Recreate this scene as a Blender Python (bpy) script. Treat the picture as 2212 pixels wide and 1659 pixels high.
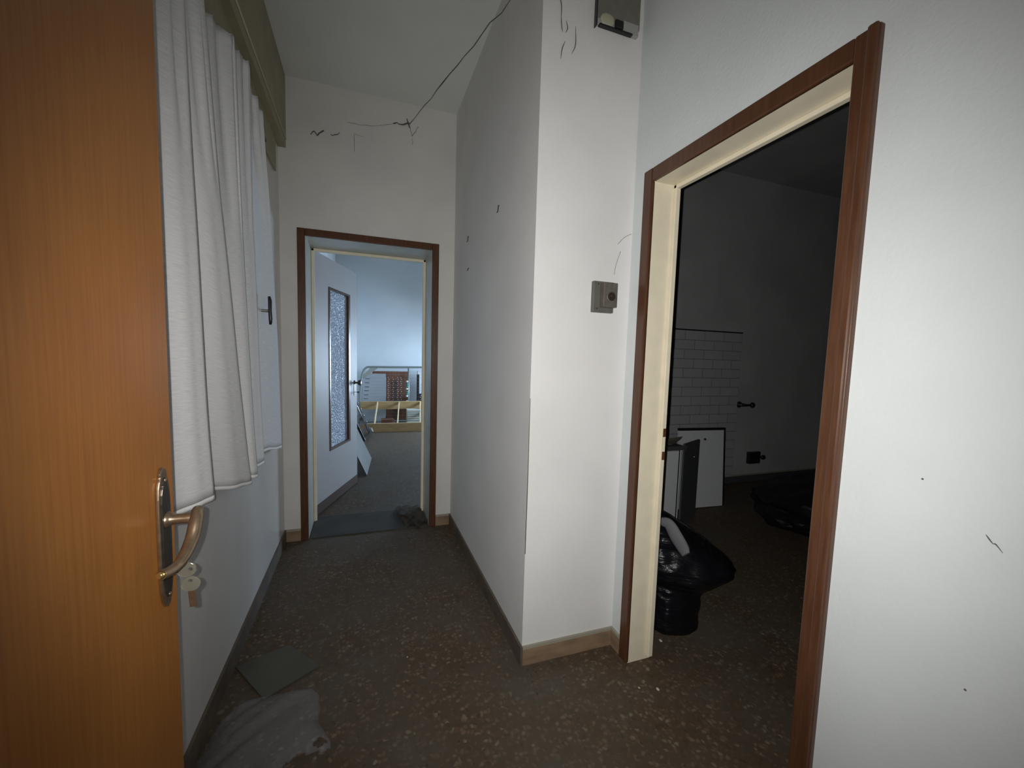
import bpy, bmesh, math, random
from mathutils import Vector, Matrix, noise
random.seed(7)
scene = bpy.context.scene
for o in list(bpy.data.objects): bpy.data.objects.remove(o)
C = scene.collection
PI = math.pi

# ------------------------------------------------------------ camera
F_PX, YAW, PITCH, ROLL, CX, CY = 883.53, 0.3434, 0.0835, 0.0287, 1099.87, 846.78
EYE = Vector((0, 0, 1.33))
cy_, sy_, cp_, sp_ = math.cos(YAW), math.sin(YAW), math.cos(PITCH), math.sin(PITCH)
FW = Vector((sy_*cp_, cy_*cp_, -sp_)); R0 = Vector((cy_, -sy_, 0)); U0 = R0.cross(FW)
RT = math.cos(ROLL)*R0 + math.sin(ROLL)*U0; UP = -math.sin(ROLL)*R0 + math.cos(ROLL)*U0
cam = bpy.data.cameras.new('camera'); co = bpy.data.objects.new('camera', cam); C.objects.link(co)
cam.sensor_width = 36; cam.lens = F_PX/2212*36; cam.clip_start = 0.02
cam.shift_x = -(CX-1106)/2212; cam.shift_y = (CY-829.5)/2212
m = Matrix((RT, UP, -FW)).transposed().to_4x4(); m.translation = EYE
co.matrix_world = m; scene.camera = co
scene.view_settings.view_transform = 'Standard'; scene.view_settings.look = 'None'
scene.view_settings.exposure = 0.0; scene.view_settings.gamma = 1; scene.view_settings.use_curve_mapping = False

# ------------------------------------------------------------ daylight and the phone torch
w = bpy.data.worlds.new('world'); scene.world = w; w.use_nodes = True
bg = w.node_tree.nodes['Background']; bg.inputs[0].default_value = (0.60, 0.78, 1.0, 1); bg.inputs[1].default_value = 38.0
WX, WY0, WY1, WZ0, WZ1 = 2.9, 6.5, 8.3, 0.6, 1.7      # window of the far room
pl = bpy.data.lights.new('window_portal', 'AREA'); pl.shape = 'RECTANGLE'; pl.size = WZ1-WZ0; pl.size_y = WY1-WY0
pl.cycles.is_portal = True
po = bpy.data.objects.new('window_portal', pl); C.objects.link(po)
po.location = (WX+0.2, (WY0+WY1)/2, (WZ0+WZ1)/2); po.rotation_euler = (0, PI/2, 0)
fl = bpy.data.lights.new('phone_torch', 'SPOT'); fl.energy = 115; fl.color = (1.0, 0.985, 0.96)
fl.spot_size = math.radians(124); fl.spot_blend = 1.0; fl.shadow_soft_size = 0.004
fo = bpy.data.objects.new('phone_torch', fl); C.objects.link(fo)
fo.location = EYE - 0.024*RT + 0.006*UP
aim = (FW + 0.115*RT + 0.0*UP).normalized()
fo.rotation_euler = aim.to_track_quat('-Z', 'Y').to_euler()

# ------------------------------------------------------------ materials
def mat(name, col, rough=0.6, metal=0.0, col2=None, nscale=8.0, ndet=4.0, stretch=(1, 1, 1), bump=0.0, bscale=None,
        trans=0.0, ior=1.45, spec=0.5, lo=0.35, hi=0.65, coat=0.0, alpha=1.0):
    mt = bpy.data.materials.new(name); mt.use_nodes = True
    nt = mt.node_tree; b = nt.nodes['Principled BSDF']
    b.inputs['Roughness'].default_value = rough; b.inputs['Metallic'].default_value = metal
    b.inputs['IOR'].default_value = ior; b.inputs['Specular IOR Level'].default_value = spec
    b.inputs['Transmission Weight'].default_value = trans; b.inputs['Coat Weight'].default_value = coat
    b.inputs['Alpha'].default_value = alpha
    b.inputs['Base Color'].default_value = (*col, 1)
    tc = nt.nodes.new('ShaderNodeTexCoord'); mp = nt.nodes.new('ShaderNodeMapping')
    mp.inputs['Scale'].default_value = stretch; nt.links.new(tc.outputs['Object'], mp.inputs[0])
    nz = nt.nodes.new('ShaderNodeTexNoise'); nz.inputs['Scale'].default_value = nscale; nz.inputs['Detail'].default_value = ndet
    nt.links.new(mp.outputs[0], nz.inputs['Vector'])
    if col2 is not None:
        rp = nt.nodes.new('ShaderNodeMapRange'); rp.inputs[1].default_value = lo; rp.inputs[2].default_value = hi
        nt.links.new(nz.outputs[0], rp.inputs[0])
        mx = nt.nodes.new('ShaderNodeMix'); mx.data_type = 'RGBA'
        mx.inputs[6].default_value = (*col, 1); mx.inputs[7].default_value = (*col2, 1)
        nt.links.new(rp.outputs[0], mx.inputs[0]); nt.links.new(mx.outputs[2], b.inputs['Base Color'])
    if bump:
        n2 = nt.nodes.new('ShaderNodeTexNoise'); n2.inputs['Scale'].default_value = bscale or nscale; n2.inputs['Detail'].default_value = 5
        nt.links.new(mp.outputs[0], n2.inputs['Vector'])
        bp = nt.nodes.new('ShaderNodeBump'); bp.inputs['Strength'].default_value = bump; bp.inputs['Distance'].default_value = 0.01
        nt.links.new(n2.outputs[0], bp.inputs['Height']); nt.links.new(bp.outputs[0], b.inputs['Normal'])
    return mt

M = {}
M['paint_cool'] = mat('wall_paint_cool', (0.65, 0.685, 0.685), 0.6, col2=(0.61, 0.645, 0.645), nscale=3, bump=0.08, bscale=90, spec=0.2)
M['paint'] = mat('wall_paint', (0.715, 0.71, 0.70), 0.55, col2=(0.67, 0.665, 0.655), nscale=3, bump=0.08, bscale=90, spec=0.2)
M['paint_gloss'] = mat('wall_paint_satin', (0.68, 0.67, 0.65), 0.20, col2=(0.64, 0.63, 0.61), nscale=3, spec=0.25)
M['paint_end'] = mat('end_wall_paint', (0.62, 0.61, 0.575), 0.6, col2=(0.57, 0.56, 0.53), nscale=3, bump=0.06, bscale=90)
M['ceiling'] = mat('ceiling_paint', (0.69, 0.70, 0.665), 0.8, col2=(0.63, 0.64, 0.61), nscale=2, bump=0.05, bscale=80)
M['paint_room'] = mat('far_room_paint', (0.62, 0.66, 0.68), 0.7, col2=(0.56, 0.61, 0.64), nscale=1.5)
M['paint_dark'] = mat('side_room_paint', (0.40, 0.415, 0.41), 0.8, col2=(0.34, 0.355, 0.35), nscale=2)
M['mahog'] = mat('brown_varnished_wood', (0.095, 0.040, 0.019), 0.30, col2=(0.070, 0.028, 0.013), nscale=18, stretch=(6, 6, .5), spec=0.5)
M['cream'] = mat('cream_gloss_paint', (0.78, 0.71, 0.55), 0.35, col2=(0.72, 0.66, 0.51), nscale=14)
M['creamgrey'] = mat('pale_grey_gloss_paint', (0.50, 0.52, 0.47), 0.35, col2=(0.44, 0.46, 0.41), nscale=14)
M['pelmet'] = mat('olive_cream_paint', (0.33, 0.30, 0.195), 0.5, col2=(0.28, 0.25, 0.165), nscale=6)
M['marble'] = mat('beige_marble_skirting', (0.27, 0.185, 0.115), 0.45, col2=(0.17, 0.12, 0.08), nscale=9, stretch=(1, 1, 2.5), lo=.4, hi=.7, ndet=7)
M['marble_top'] = mat('dusty_skirting_edge', (0.30, 0.28, 0.22), 0.8)
M['mdark'] = mat('dusty_brown_skirting', (0.13, 0.10, 0.075), 0.6, col2=(0.085, 0.07, 0.055), nscale=9, ndet=7)
M['thresh'] = mat('grey_marble_threshold', (0.055, 0.054, 0.048), 0.8, col2=(0.035, 0.034, 0.03), nscale=6, ndet=7)
M['metal'] = mat('galvanised_steel', (0.45, 0.46, 0.47), 0.35, 0.9)
M['white_metal'] = mat('painted_steel_tube', (0.50, 0.52, 0.53), 0.3)
M['tube'] = mat('grey_green_steel_tube', (0.22, 0.25, 0.24), 0.3, 0.3)
M['bronze'] = mat('aged_bronze', (0.40, 0.30, 0.20), 0.33, 0.85, col2=(0.30, 0.22, 0.15), nscale=60)
M['dbronze'] = mat('tarnished_bronze', (0.13, 0.115, 0.10), 0.3, 0.8, col2=(0.09, 0.08, 0.07), nscale=50)
M['gold'] = mat('polished_brass', (0.8, 0.62, 0.25), 0.2, 0.9)
M['black'] = mat('black_enamel', (0.012, 0.012, 0.014), 0.35)
M['hole'] = mat('dark_plastic', (0.03, 0.018, 0.014), 0.5)
M['greyplastic'] = mat('grey_brown_plastic', (0.115, 0.11, 0.092), 0.5, col2=(0.09, 0.08, 0.068), nscale=40)
M['greyplastic2'] = mat('grey_green_plastic', (0.12, 0.12, 0.10), 0.45, col2=(0.10, 0.10, 0.085), nscale=25)
M['fixture'] = mat('grey_painted_metal', (0.17, 0.165, 0.14), 0.5, col2=(0.15, 0.145, 0.125), nscale=30)
M['dome'] = mat('cream_plastic', (0.38, 0.37, 0.27), 0.3)
M['lightgrey'] = mat('light_grey_plastic', (0.33, 0.33, 0.31), 0.35)
M['leafwhite'] = mat('white_door_paint', (0.46, 0.45, 0.45), 0.5)
M['whiteboard'] = mat('white_laminate', (0.56, 0.58, 0.60), 0.45)
M['greylam'] = mat('grey_laminate', (0.40, 0.43, 0.46), 0.4, col2=(0.36, 0.39, 0.42), nscale=3)
M['darklam'] = mat('dark_grey_laminate', (0.06, 0.065, 0.07), 0.6)
M['rag'] = mat('dirty_rag', (0.18, 0.165, 0.12), 0.9, col2=(0.09, 0.085, 0.06), nscale=20)
M['ragd'] = mat('dark_crumpled_paper', (0.075, 0.07, 0.05), 0.9, col2=(0.03, 0.03, 0.025), nscale=20)
M['ragl'] = mat('pale_crumpled_paper', (0.42, 0.42, 0.34), 0.9, col2=(0.22, 0.21, 0.17), nscale=20)
M['binbag'] = mat('black_bin_liner', (0.006, 0.006, 0.008), 0.24, bump=0.9, bscale=12, stretch=(1, 1, 5), spec=0.28)
M['blackfilm'] = mat('dusty_black_plastic', (0.006, 0.007, 0.008), 0.5, bump=0.3, bscale=6, spec=0.25)
M['greycloth'] = mat('grey_cloth', (0.13, 0.13, 0.14), 0.8)
M['pine'] = mat('pine_board', (0.40, 0.27, 0.12), 0.5, col2=(0.32, 0.21, 0.09), nscale=6, stretch=(1, 8, 8))
M['pinelight'] = mat('pine_slat', (0.62, 0.50, 0.30), 0.5)
M['redwood'] = mat('reddish_brown_veneer', (0.20, 0.085, 0.05), 0.5, col2=(0.13, 0.055, 0.035), nscale=5, stretch=(6, 6, 1))
M['kick'] = mat('dark_brown_kick_board', (0.075, 0.045, 0.035), 0.5)
M['glassboard'] = mat('grey_green_board', (0.05, 0.065, 0.058), 0.5, col2=(0.042, 0.055, 0.05), nscale=4)
M['card'] = mat('dusty_grey_green_tile', (0.082, 0.085, 0.066), 0.6, col2=(0.066, 0.068, 0.053), nscale=7)
M['cobweb'] = mat('dusty_cobweb', (0.085, 0.08, 0.07), 0.9)
M['chip'] = mat('plaster_crumb', (0.5, 0.47, 0.4), 0.8)
M['dust'] = mat('dust_fluff', (0.07, 0.06, 0.045), 1.0, col2=(0.04, 0.034, 0.027), nscale=20)
M['shutter'] = mat('roller_shutter_slats', (0.12, 0.12, 0.10), 0.6)
M['clear'] = mat('cloudy_clear_plastic', (0.55, 0.53, 0.43), 0.15, trans=0.8, ior=1.45)
M['beadgreen'] = mat('green_bead', (0.03, 0.20, 0.15), 0.3)
M['winglass'] = mat('window_glass', (0.9, 0.95, 1.0), 0.02, trans=1.0, ior=1.45)
M['scuff'] = mat('pencil_scuff', (0.12, 0.11, 0.11), 0.9)

def wood_door():
    mt = mat('orange_brown_door_veneer', (0.50, 0.20, 0.042), 0.38, col2=(0.38, 0.145, 0.030), nscale=2.2, ndet=6, lo=.3, hi=.7, spec=0.35)
    nt = mt.node_tree; b = nt.nodes['Principled BSDF']; tc = nt.nodes.new('ShaderNodeTexCoord')
    mp = nt.nodes.new('ShaderNodeMapping'); mp.inputs['Scale'].default_value = (60, 60, 1.6)
    nt.links.new(tc.outputs['Object'], mp.inputs[0])
    n = nt.nodes.new('ShaderNodeTexNoise'); n.inputs['Scale'].default_value = 3; n.inputs['Detail'].default_value = 5
    nt.links.new(mp.outputs[0], n.inputs['Vector'])
    rp = nt.nodes.new('ShaderNodeMapRange'); rp.inputs[1].default_value = .3; rp.inputs[2].default_value = .7
    rp.inputs[3].default_value = 0.86; rp.inputs[4].default_value = 1.06
    nt.links.new(n.outputs[0], rp.inputs[0])
    old = b.inputs['Base Color'].links[0].from_socket
    mx = nt.nodes.new('ShaderNodeVectorMath'); mx.operation = 'SCALE'
    nt.links.new(old, mx.inputs[0]); nt.links.new(rp.outputs[0], mx.inputs['Scale'])
    nt.links.new(mx.outputs[0], b.inputs['Base Color'])
    return mt
M['door'] = wood_door()

def terrazzo(name, k, dust):
    mt = bpy.data.materials.new(name); mt.use_nodes = True; nt = mt.node_tree; b = nt.nodes['Principled BSDF']
    tc = nt.nodes.new('ShaderNodeTexCoord')
    wv = nt.nodes.new('ShaderNodeTexNoise'); wv.inputs['Scale'].default_value = 30
    nt.links.new(tc.outputs['Object'], wv.inputs['Vector'])
    ad = nt.nodes.new('ShaderNodeMix'); ad.data_type = 'VECTOR'; ad.inputs[0].default_value = 0.03
    nt.links.new(tc.outputs['Object'], ad.inputs[4]); nt.links.new(wv.outputs['Color'], ad.inputs[5])
    vo = nt.nodes.new('ShaderNodeTexVoronoi'); vo.inputs['Scale'].default_value = 62; vo.inputs['Randomness'].default_value = 1
    nt.links.new(ad.outputs[1], vo.inputs['Vector'])
    sep = nt.nodes.new('ShaderNodeSeparateColor'); nt.links.new(vo.outputs['Color'], sep.inputs[0])
    cr = nt.nodes.new('ShaderNodeValToRGB'); e = cr.color_ramp.elements
    cols = [(0, (.040, .026, .016)), (.3, (.060, .037, .022)), (.55, (.078, .049, .030)), (.78, (.105, .070, .046)), (.92, (.115, .085, .058)), (1, (.15, .125, .09))]
    while len(e) < len(cols): e.new(.5)
    for el, (p, c) in zip(e, cols): el.position = p; el.color = (*[x*k for x in c], 1)
    nt.links.new(sep.outputs[0], cr.inputs[0])
    # cement between the chips
    mr = nt.nodes.new('ShaderNodeMapRange'); mr.inputs[1].default_value = .30; mr.inputs[2].default_value = .60
    nt.links.new(vo.outputs['Distance'], mr.inputs[0])
    m1 = nt.nodes.new('ShaderNodeMix'); m1.data_type = 'RGBA'; nt.links.new(mr.outputs[0], m1.inputs[0])
    nt.links.new(cr.outputs[0], m1.inputs[6]); m1.inputs[7].default_value = (.052*k, .038*k, .024*k, 1)
    # uneven dust film
    nz = nt.nodes.new('ShaderNodeTexNoise'); nz.inputs['Scale'].default_value = 2.2; nz.inputs['Detail'].default_value = 8; nz.inputs['Roughness'].default_value = .65
    nt.links.new(tc.outputs['Object'], nz.inputs['Vector'])
    m2r = nt.nodes.new('ShaderNodeMapRange'); m2r.inputs[1].default_value = .38; m2r.inputs[2].default_value = .66; m2r.inputs[4].default_value = dust
    nt.links.new(nz.outputs[0], m2r.inputs[0])
    m2 = nt.nodes.new('ShaderNodeMix'); m2.data_type = 'RGBA'; nt.links.new(m2r.outputs[0], m2.inputs[0])
    nt.links.new(m1.outputs[2], m2.inputs[6]); m2.inputs[7].default_value = (.062*k, .055*k, .044*k, 1)
    nt.links.new(m2.outputs[2], b.inputs['Base Color'])
    b.inputs['Roughness'].default_value = 0.62; b.inputs['Specular IOR Level'].default_value = 0.25
    return mt
M['floor'] = terrazzo('dusty_terrazzo', 1.45, .75)

def curtain_mat():
    mt = bpy.data.materials.new('pale_linen_weave'); mt.use_nodes = True; nt = mt.node_tree; b = nt.nodes['Principled BSDF']
    tc = nt.nodes.new('ShaderNodeTexCoord'); mp = nt.nodes.new('ShaderNodeMapping'); mp.inputs['Scale'].default_value = (14, 14, 330)
    nt.links.new(tc.outputs['UV'], mp.inputs[0])
    uvm = mp; uvm.inputs['Scale'].default_value = (22, 520, 1)
    n = nt.nodes.new('ShaderNodeTexNoise'); n.inputs['Scale'].default_value = 1.0; n.inputs['Detail'].default_value = 4
    nt.links.new(mp.outputs[0], n.inputs['Vector'])
    cr = nt.nodes.new('ShaderNodeValToRGB'); cr.color_ramp.elements[0].position = .3; cr.color_ramp.elements[1].position = .7
    cr.color_ramp.elements[0].color = (.60, .605, .615, 1); cr.color_ramp.elements[1].color = (.78, .775, .77, 1)
    nt.links.new(n.outputs[0], cr.inputs[0]); nt.links.new(cr.outputs[0], b.inputs['Base Color'])
    b.inputs['Roughness'].default_value = .9; b.inputs['Specular IOR Level'].default_value = .1
    bp = nt.nodes.new('ShaderNodeBump'); bp.inputs['Strength'].default_value = .15; bp.inputs['Distance'].default_value = .002
    nt.links.new(n.outputs[0], bp.inputs['Height']); nt.links.new(bp.outputs[0], b.inputs['Normal'])
    return mt
M['curtain'] = curtain_mat()
M['hem'] = mat('stitched_linen_hem', (.84, .84, .83), .9)

def frosted():
    mt = bpy.data.materials.new('patterned_glass'); mt.use_nodes = True; nt = mt.node_tree; b = nt.nodes['Principled BSDF']
    b.inputs['Base Color'].default_value = (.66, .78, .95, 1); b.inputs['Transmission Weight'].default_value = .15
    b.inputs['Roughness'].default_value = .22
    tc = nt.nodes.new('ShaderNodeTexCoord')
    vo = nt.nodes.new('ShaderNodeTexVoronoi'); vo.inputs['Scale'].default_value = 55
    nt.links.new(tc.outputs['Object'], vo.inputs['Vector'])
    bp = nt.nodes.new('ShaderNodeBump'); bp.inputs['Strength'].default_value = 1; bp.inputs['Distance'].default_value = .012
    nt.links.new(vo.outputs['Distance'], bp.inputs['Height']); nt.links.new(bp.outputs[0], b.inputs['Normal'])
    return mt
M['frosted'] = frosted()

def film():
    mt = bpy.data.materials.new('translucent_white_bag_film'); mt.use_nodes = True; nt = mt.node_tree; b = nt.nodes['Principled BSDF']
    b.inputs['Base Color'].default_value = (.36, .37, .40, 1); b.inputs['Roughness'].default_value = .38
    b.inputs['Alpha'].default_value = .15; b.inputs['Specular IOR Level'].default_value = .5
    return mt
M['film'] = film()

def tiles():
    mt = bpy.data.materials.new('small_white_wall_tiles'); mt.use_nodes = True; nt = mt.node_tree; b = nt.nodes['Principled BSDF']
    tc = nt.nodes.new('ShaderNodeTexCoord'); mp = nt.nodes.new('ShaderNodeMapping'); mp.inputs['Rotation'].default_value = (PI/2, 0, 0)
    nt.links.new(tc.outputs['Object'], mp.inputs[0])
    br = nt.nodes.new('ShaderNodeTexBrick'); br.inputs['Scale'].default_value = 1; br.inputs['Brick Width'].default_value = .26
    br.inputs['Row Height'].default_value = .098; br.inputs['Mortar Size'].default_value = .0022; br.offset = .5
    br.inputs['Color1'].default_value = (.42, .43, .45, 1); br.inputs['Color2'].default_value = (.38, .39, .41, 1); br.inputs['Mortar'].default_value = (.10, .10, .11, 1)
    nt.links.new(mp.outputs[0], br.inputs['Vector']); nt.links.new(br.outputs['Color'], b.inputs['Base Color'])
    b.inputs['Roughness'].default_value = .4
    return mt
M['tiles'] = tiles()

# ------------------------------------------------------------ mesh helpers
def V(*a): return Vector(a)
class MB:
    def __init__(s): s.bm = bmesh.new(); s.mats = []
    def mi(s, m):
        if m is None: return 0
        if m not in s.mats: s.mats.append(m)
        return s.mats.index(m)
    def faces(s, pts, fs, m=None, smooth=False):
        vs = [s.bm.verts.new(p) for p in pts]; k = s.mi(m)
        for f in fs:
            fa = s.bm.faces.new([vs[i] for i in f]); fa.material_index = k; fa.smooth = smooth
        return s
    def box(s, a, b, m=None):
        (x0, y0, z0), (x1, y1, z1) = a, b
        x0, x1 = min(x0, x1), max(x0, x1); y0, y1 = min(y0, y1), max(y0, y1); z0, z1 = min(z0, z1), max(z0, z1)
        p = [(x0, y0, z0), (x1, y0, z0), (x1, y1, z0), (x0, y1, z0), (x0, y0, z1), (x1, y0, z1), (x1, y1, z1), (x0, y1, z1)]
        return s.faces(p, [(0, 3, 2, 1), (4, 5, 6, 7), (0, 1, 5, 4), (1, 2, 6, 5), (2, 3, 7, 6), (3, 0, 4, 7)], m)
    def slab(s, P, u, v, n, m=None):       # parallelepiped from corner P along u, v, n
        P, u, v, n = Vector(P), Vector(u), Vector(v), Vector(n)
        if u.cross(v).dot(n) < 0: u, v = v, u
        p = [P, P+u, P+u+v, P+v, P+n, P+u+n, P+u+v+n, P+v+n]
        return s.faces(p, [(0, 3, 2, 1), (4, 5, 6, 7), (0, 1, 5, 4), (1, 2, 6, 5), (2, 3, 7, 6), (3, 0, 4, 7)], m)
    def prism(s, poly, n, m=None, smooth=False):          # planar polygon extruded by n
        N = len(poly); n = Vector(n); p = [Vector(q) for q in poly] + [Vector(q)+n for q in poly]
        a = Vector((0, 0, 0))
        for i in range(N): a += (p[i]-p[0]).cross(p[(i+1) % N]-p[0])
        f = [tuple(range(N)), tuple(range(2*N-1, N-1, -1))] + [(i, i+N, (i+1) % N+N, (i+1) % N) for i in range(N)]
        if a.dot(n) > 0: f = [tuple(reversed(q)) for q in f]
        return s.faces(p, f, m, smooth)
    def tube(s, pts, r, m=None, seg=10, flat=1.0, side=None):
        pts = [Vector(p) for p in pts]; R = r if isinstance(r, (list, tuple)) else [r]*len(pts)
        rings = []; k = s.mi(m); pu = None
        for i, p in enumerate(pts):
            d = (pts[min(i+1, len(pts)-1)]-pts[max(i-1, 0)]).normalized()
            if pu is None:
                ref = Vector(side) if side else (Vector((0, 0, 1)) if abs(d.z) < .9 else Vector((1, 0, 0)))
                pu = ref
            u = (pu - d*pu.dot(d)).normalized(); pu = u; v = d.cross(u)
            rings.append([s.bm.verts.new(p + R[i]*(math.cos(2*PI*j/seg)*u + flat*math.sin(2*PI*j/seg)*v)) for j in range(seg)])
        for a, b in zip(rings, rings[1:]):
            for j in range(seg):
                f = s.bm.faces.new((a[j], a[(j+1) % seg], b[(j+1) % seg], b[j])); f.smooth = True; f.material_index = k
        f = s.bm.faces.new(list(reversed(rings[0]))); f.material_index = k
        f = s.bm.faces.new(rings[-1]); f.material_index = k
        return s
    def lathe(s, c, axis, prof, m=None, seg=24):          # prof: (radius, height)
        axis = Vector(axis).normalized(); ref = Vector((0, 0, 1)) if abs(axis.z) < .9 else Vector((1, 0, 0))
        u = (ref-axis*ref.dot(axis)).normalized(); v = axis.cross(u); c = Vector(c); k = s.mi(m); rings = []
        for r, h in prof:
            r = max(r, 1e-4)
            rings.append([s.bm.verts.new(c+axis*h+r*(math.cos(2*PI*j/seg)*u+math.sin(2*PI*j/seg)*v)) for j in range(seg)])
        for a, b in zip(rings, rings[1:]):
            for j in range(seg):
                f = s.bm.faces.new((a[j], a[(j+1) % seg], b[(j+1) % seg], b[j])); f.smooth = True; f.material_index = k
        s.bm.faces.new(list(reversed(rings[0]))).material_index = k; s.bm.faces.new(rings[-1]).material_index = k
        return s
    def ball(s, c, r, m=None, seg=12):
        rx, ry, rz = r if isinstance(r, (list, tuple)) else (r, r, r)
        k = s.mi(m); res = bmesh.ops.create_uvsphere(s.bm, u_segments=seg, v_segments=max(6, seg//2), radius=1)
        for v in res['verts']: v.co = Vector((c[0]+v.co.x*rx, c[1]+v.co.y*ry, c[2]+v.co.z*rz))
        for f in {f for v in res['verts'] for f in v.link_faces}: f.smooth = True; f.material_index = k
        return s
    def build(s, name, m=None, parent=None, bevel=0, solid=0, subsurf=0, **tags):
        me = bpy.data.meshes.new(name)
        bmesh.ops.recalc_face_normals(s.bm, faces=s.bm.faces)
        s.bm.to_mesh(me); s.bm.free()
        ml = s.mats if s.mats else [m]
        if s.mats and m is not None and m not in s.mats: ml = s.mats
        for q in ml: me.materials.append(M[q] if isinstance(q, str) else q)
        o = bpy.data.objects.new(name, me); C.objects.link(o)
        if parent is not None:
            o.parent = parent; o.matrix_parent_inverse = Matrix.Translation(-parent.location) if parent.type == 'EMPTY' else Matrix()
        if solid: md = o.modifiers.new('s', 'SOLIDIFY'); md.thickness = solid; md.offset = 0
        if subsurf: md = o.modifiers.new('u', 'SUBSURF'); md.levels = md.render_levels = subsurf
        if bevel:
            md = o.modifiers.new('b', 'BEVEL'); md.width = bevel; md.segments = 2; md.limit_method = 'ANGLE'
        for a, b in tags.items(): o[a] = b
        return o
def thing(name, loc, label=None, category=None, group=None, kind=None):
    o = bpy.data.objects.new(name, None); C.objects.link(o); o.location = loc; o.empty_display_size = .1
    for a, b in (('label', label), ('category', category), ('group', group), ('kind', kind)):
        if b: o[a] = b
    return o
def catmull(pts, n=6):
    pts = [Vector(p) for p in pts]; P = [2*pts[0]-pts[1]] + pts + [2*pts[-1]-pts[-2]]; out = []
    for i in range(1, len(P)-2):
        for k in range(n):
            t = k/n; a, b, c, d = P[i-1], P[i], P[i+1], P[i+2]
            out.append(.5*((2*b)+(-a+c)*t+(2*a-5*b+4*c-d)*t*t+(-a+3*b-3*c+d)*t**3))
    return out+[pts[-1]]
ST = dict(kind='structure')

# ------------------------------------------------------------ the setting
L, R1, R2, YP, YE, H = -.52, .647, 1.102, 1.551, 3.123, 3.095
YE2 = 3.52                                  # far face of the end wall
EX0, EX1, EZ = -.368, .481, 2.104           # end doorway
DY0, DY1, DZ = .702, 1.417, 2.05            # side doorway
RX = 1.215                                   # side room face of the partition
HB = 3.3                                    # ceiling of the other rooms
YF = 8.6                                    # far wall of the end room
XL2, XR2 = -.5, WX
XR3, YB3 = 6.2, 3.4

MB().box((-.9, -1.6, -.12), (6.4, 9.0, 0)).build('floor', 'floor', label='dusty brown terrazzo floor', **ST)
MB().box((L-.3, -1.4, H), (R2+.02, YE+.05, H+.35)).build('ceiling', 'ceiling', **ST)
MB().box((XL2-.3, YE+.1, HB), (XR2+.3, YF+.2, HB+.15)).build('ceiling_end_room', 'ceiling', **ST)
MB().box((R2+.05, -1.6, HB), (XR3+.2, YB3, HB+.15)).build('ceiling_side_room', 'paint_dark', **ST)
WL = (1.05, 2.35, .95, 2.4)                 # window in the left wall y0,y1,z0,z1
mb = MB()
mb.box((L-.28, -1.4, 0), (L, WL[0], H+.02)).box((L-.28, WL[1], 0), (L, YE+.02, H+.02))
mb.box((L-.28, WL[0], 0), (L, WL[1], WL[2])).box((L-.28, WL[0], WL[3]), (L, WL[1], H+.02))
mb.build('wall_left', 'paint_gloss', **ST)
mb = MB()
mb.box((L-.3, YE, 0), (EX0-.012, YE2, H+.3)).box((EX1+.012, YE, 0), (R2+.1, YE2, H+.3)).box((EX0-.012, YE, EZ+.012), (EX1+.012, YE2, H+.3))
mb.build('wall_end', 'paint_end', **ST)
mb = MB(); mb.box((R1, YP, 0), (R2+.002, YE+.005, H+.02)); mb.build('wall_pier', 'paint', **ST)
mb = MB()
mb.box((R2, -1.4, 0), (RX, DY0-.012, H+.25)).box((R2, DY1+.012, 0), (RX, YE+.4, H+.25)).box((R2, DY0-.012, DZ+.012), (RX, DY1+.012, H+.25))
mb.build('wall_right', 'paint_cool', **ST)
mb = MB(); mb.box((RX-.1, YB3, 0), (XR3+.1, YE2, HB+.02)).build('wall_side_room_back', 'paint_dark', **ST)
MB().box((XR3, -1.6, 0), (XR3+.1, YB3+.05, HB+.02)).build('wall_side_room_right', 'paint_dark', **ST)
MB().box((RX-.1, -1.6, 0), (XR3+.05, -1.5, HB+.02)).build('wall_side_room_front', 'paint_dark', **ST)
MB().box((L-.28, -1.5, 0), (RX, -1.4, H+.3)).build('wall_behind', 'paint', **ST)
mb = MB()                                   # partition the open entrance door hangs in
mb.box((L-.02, -.16, 0), (-.42, .06, H+.02)).box((.62, -.16, 0), (R2+.01, .06, H+.02)).box((-.42, -.16, 2.14), (.62, .06, H+.02))
mb.build('wall_entrance', 'paint', **ST)
MB().box((XL2-.1, YE2-.02, 0), (XL2, YF+.1, HB+.02)).build('wall_end_room_left', 'paint_room', **ST)
MB().box((XL2-.1, YF, 0), (XR2+.1, YF+.1, HB+.02)).build('wall_end_room_far', 'paint_room', **ST)
mb = MB()
mb.box((XR2, YE2-.02, 0), (XR2+.18, WY0, HB+.02)).box((XR2, WY1, 0), (XR2+.18, YF+.1, HB+.02))
mb.box((XR2, WY0, 0), (XR2+.18, WY1, WZ0)).box((XR2, WY0, WZ1), (XR2+.18, WY1, HB+.02))
mb.build('wall_end_room_right', 'paint_room', **ST)
MB().box((RX, YE2-.005, 0), (XR2+.1, YE2+.02, HB+.02)).build('wall_end_room_near', 'paint_room', **ST)

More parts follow.
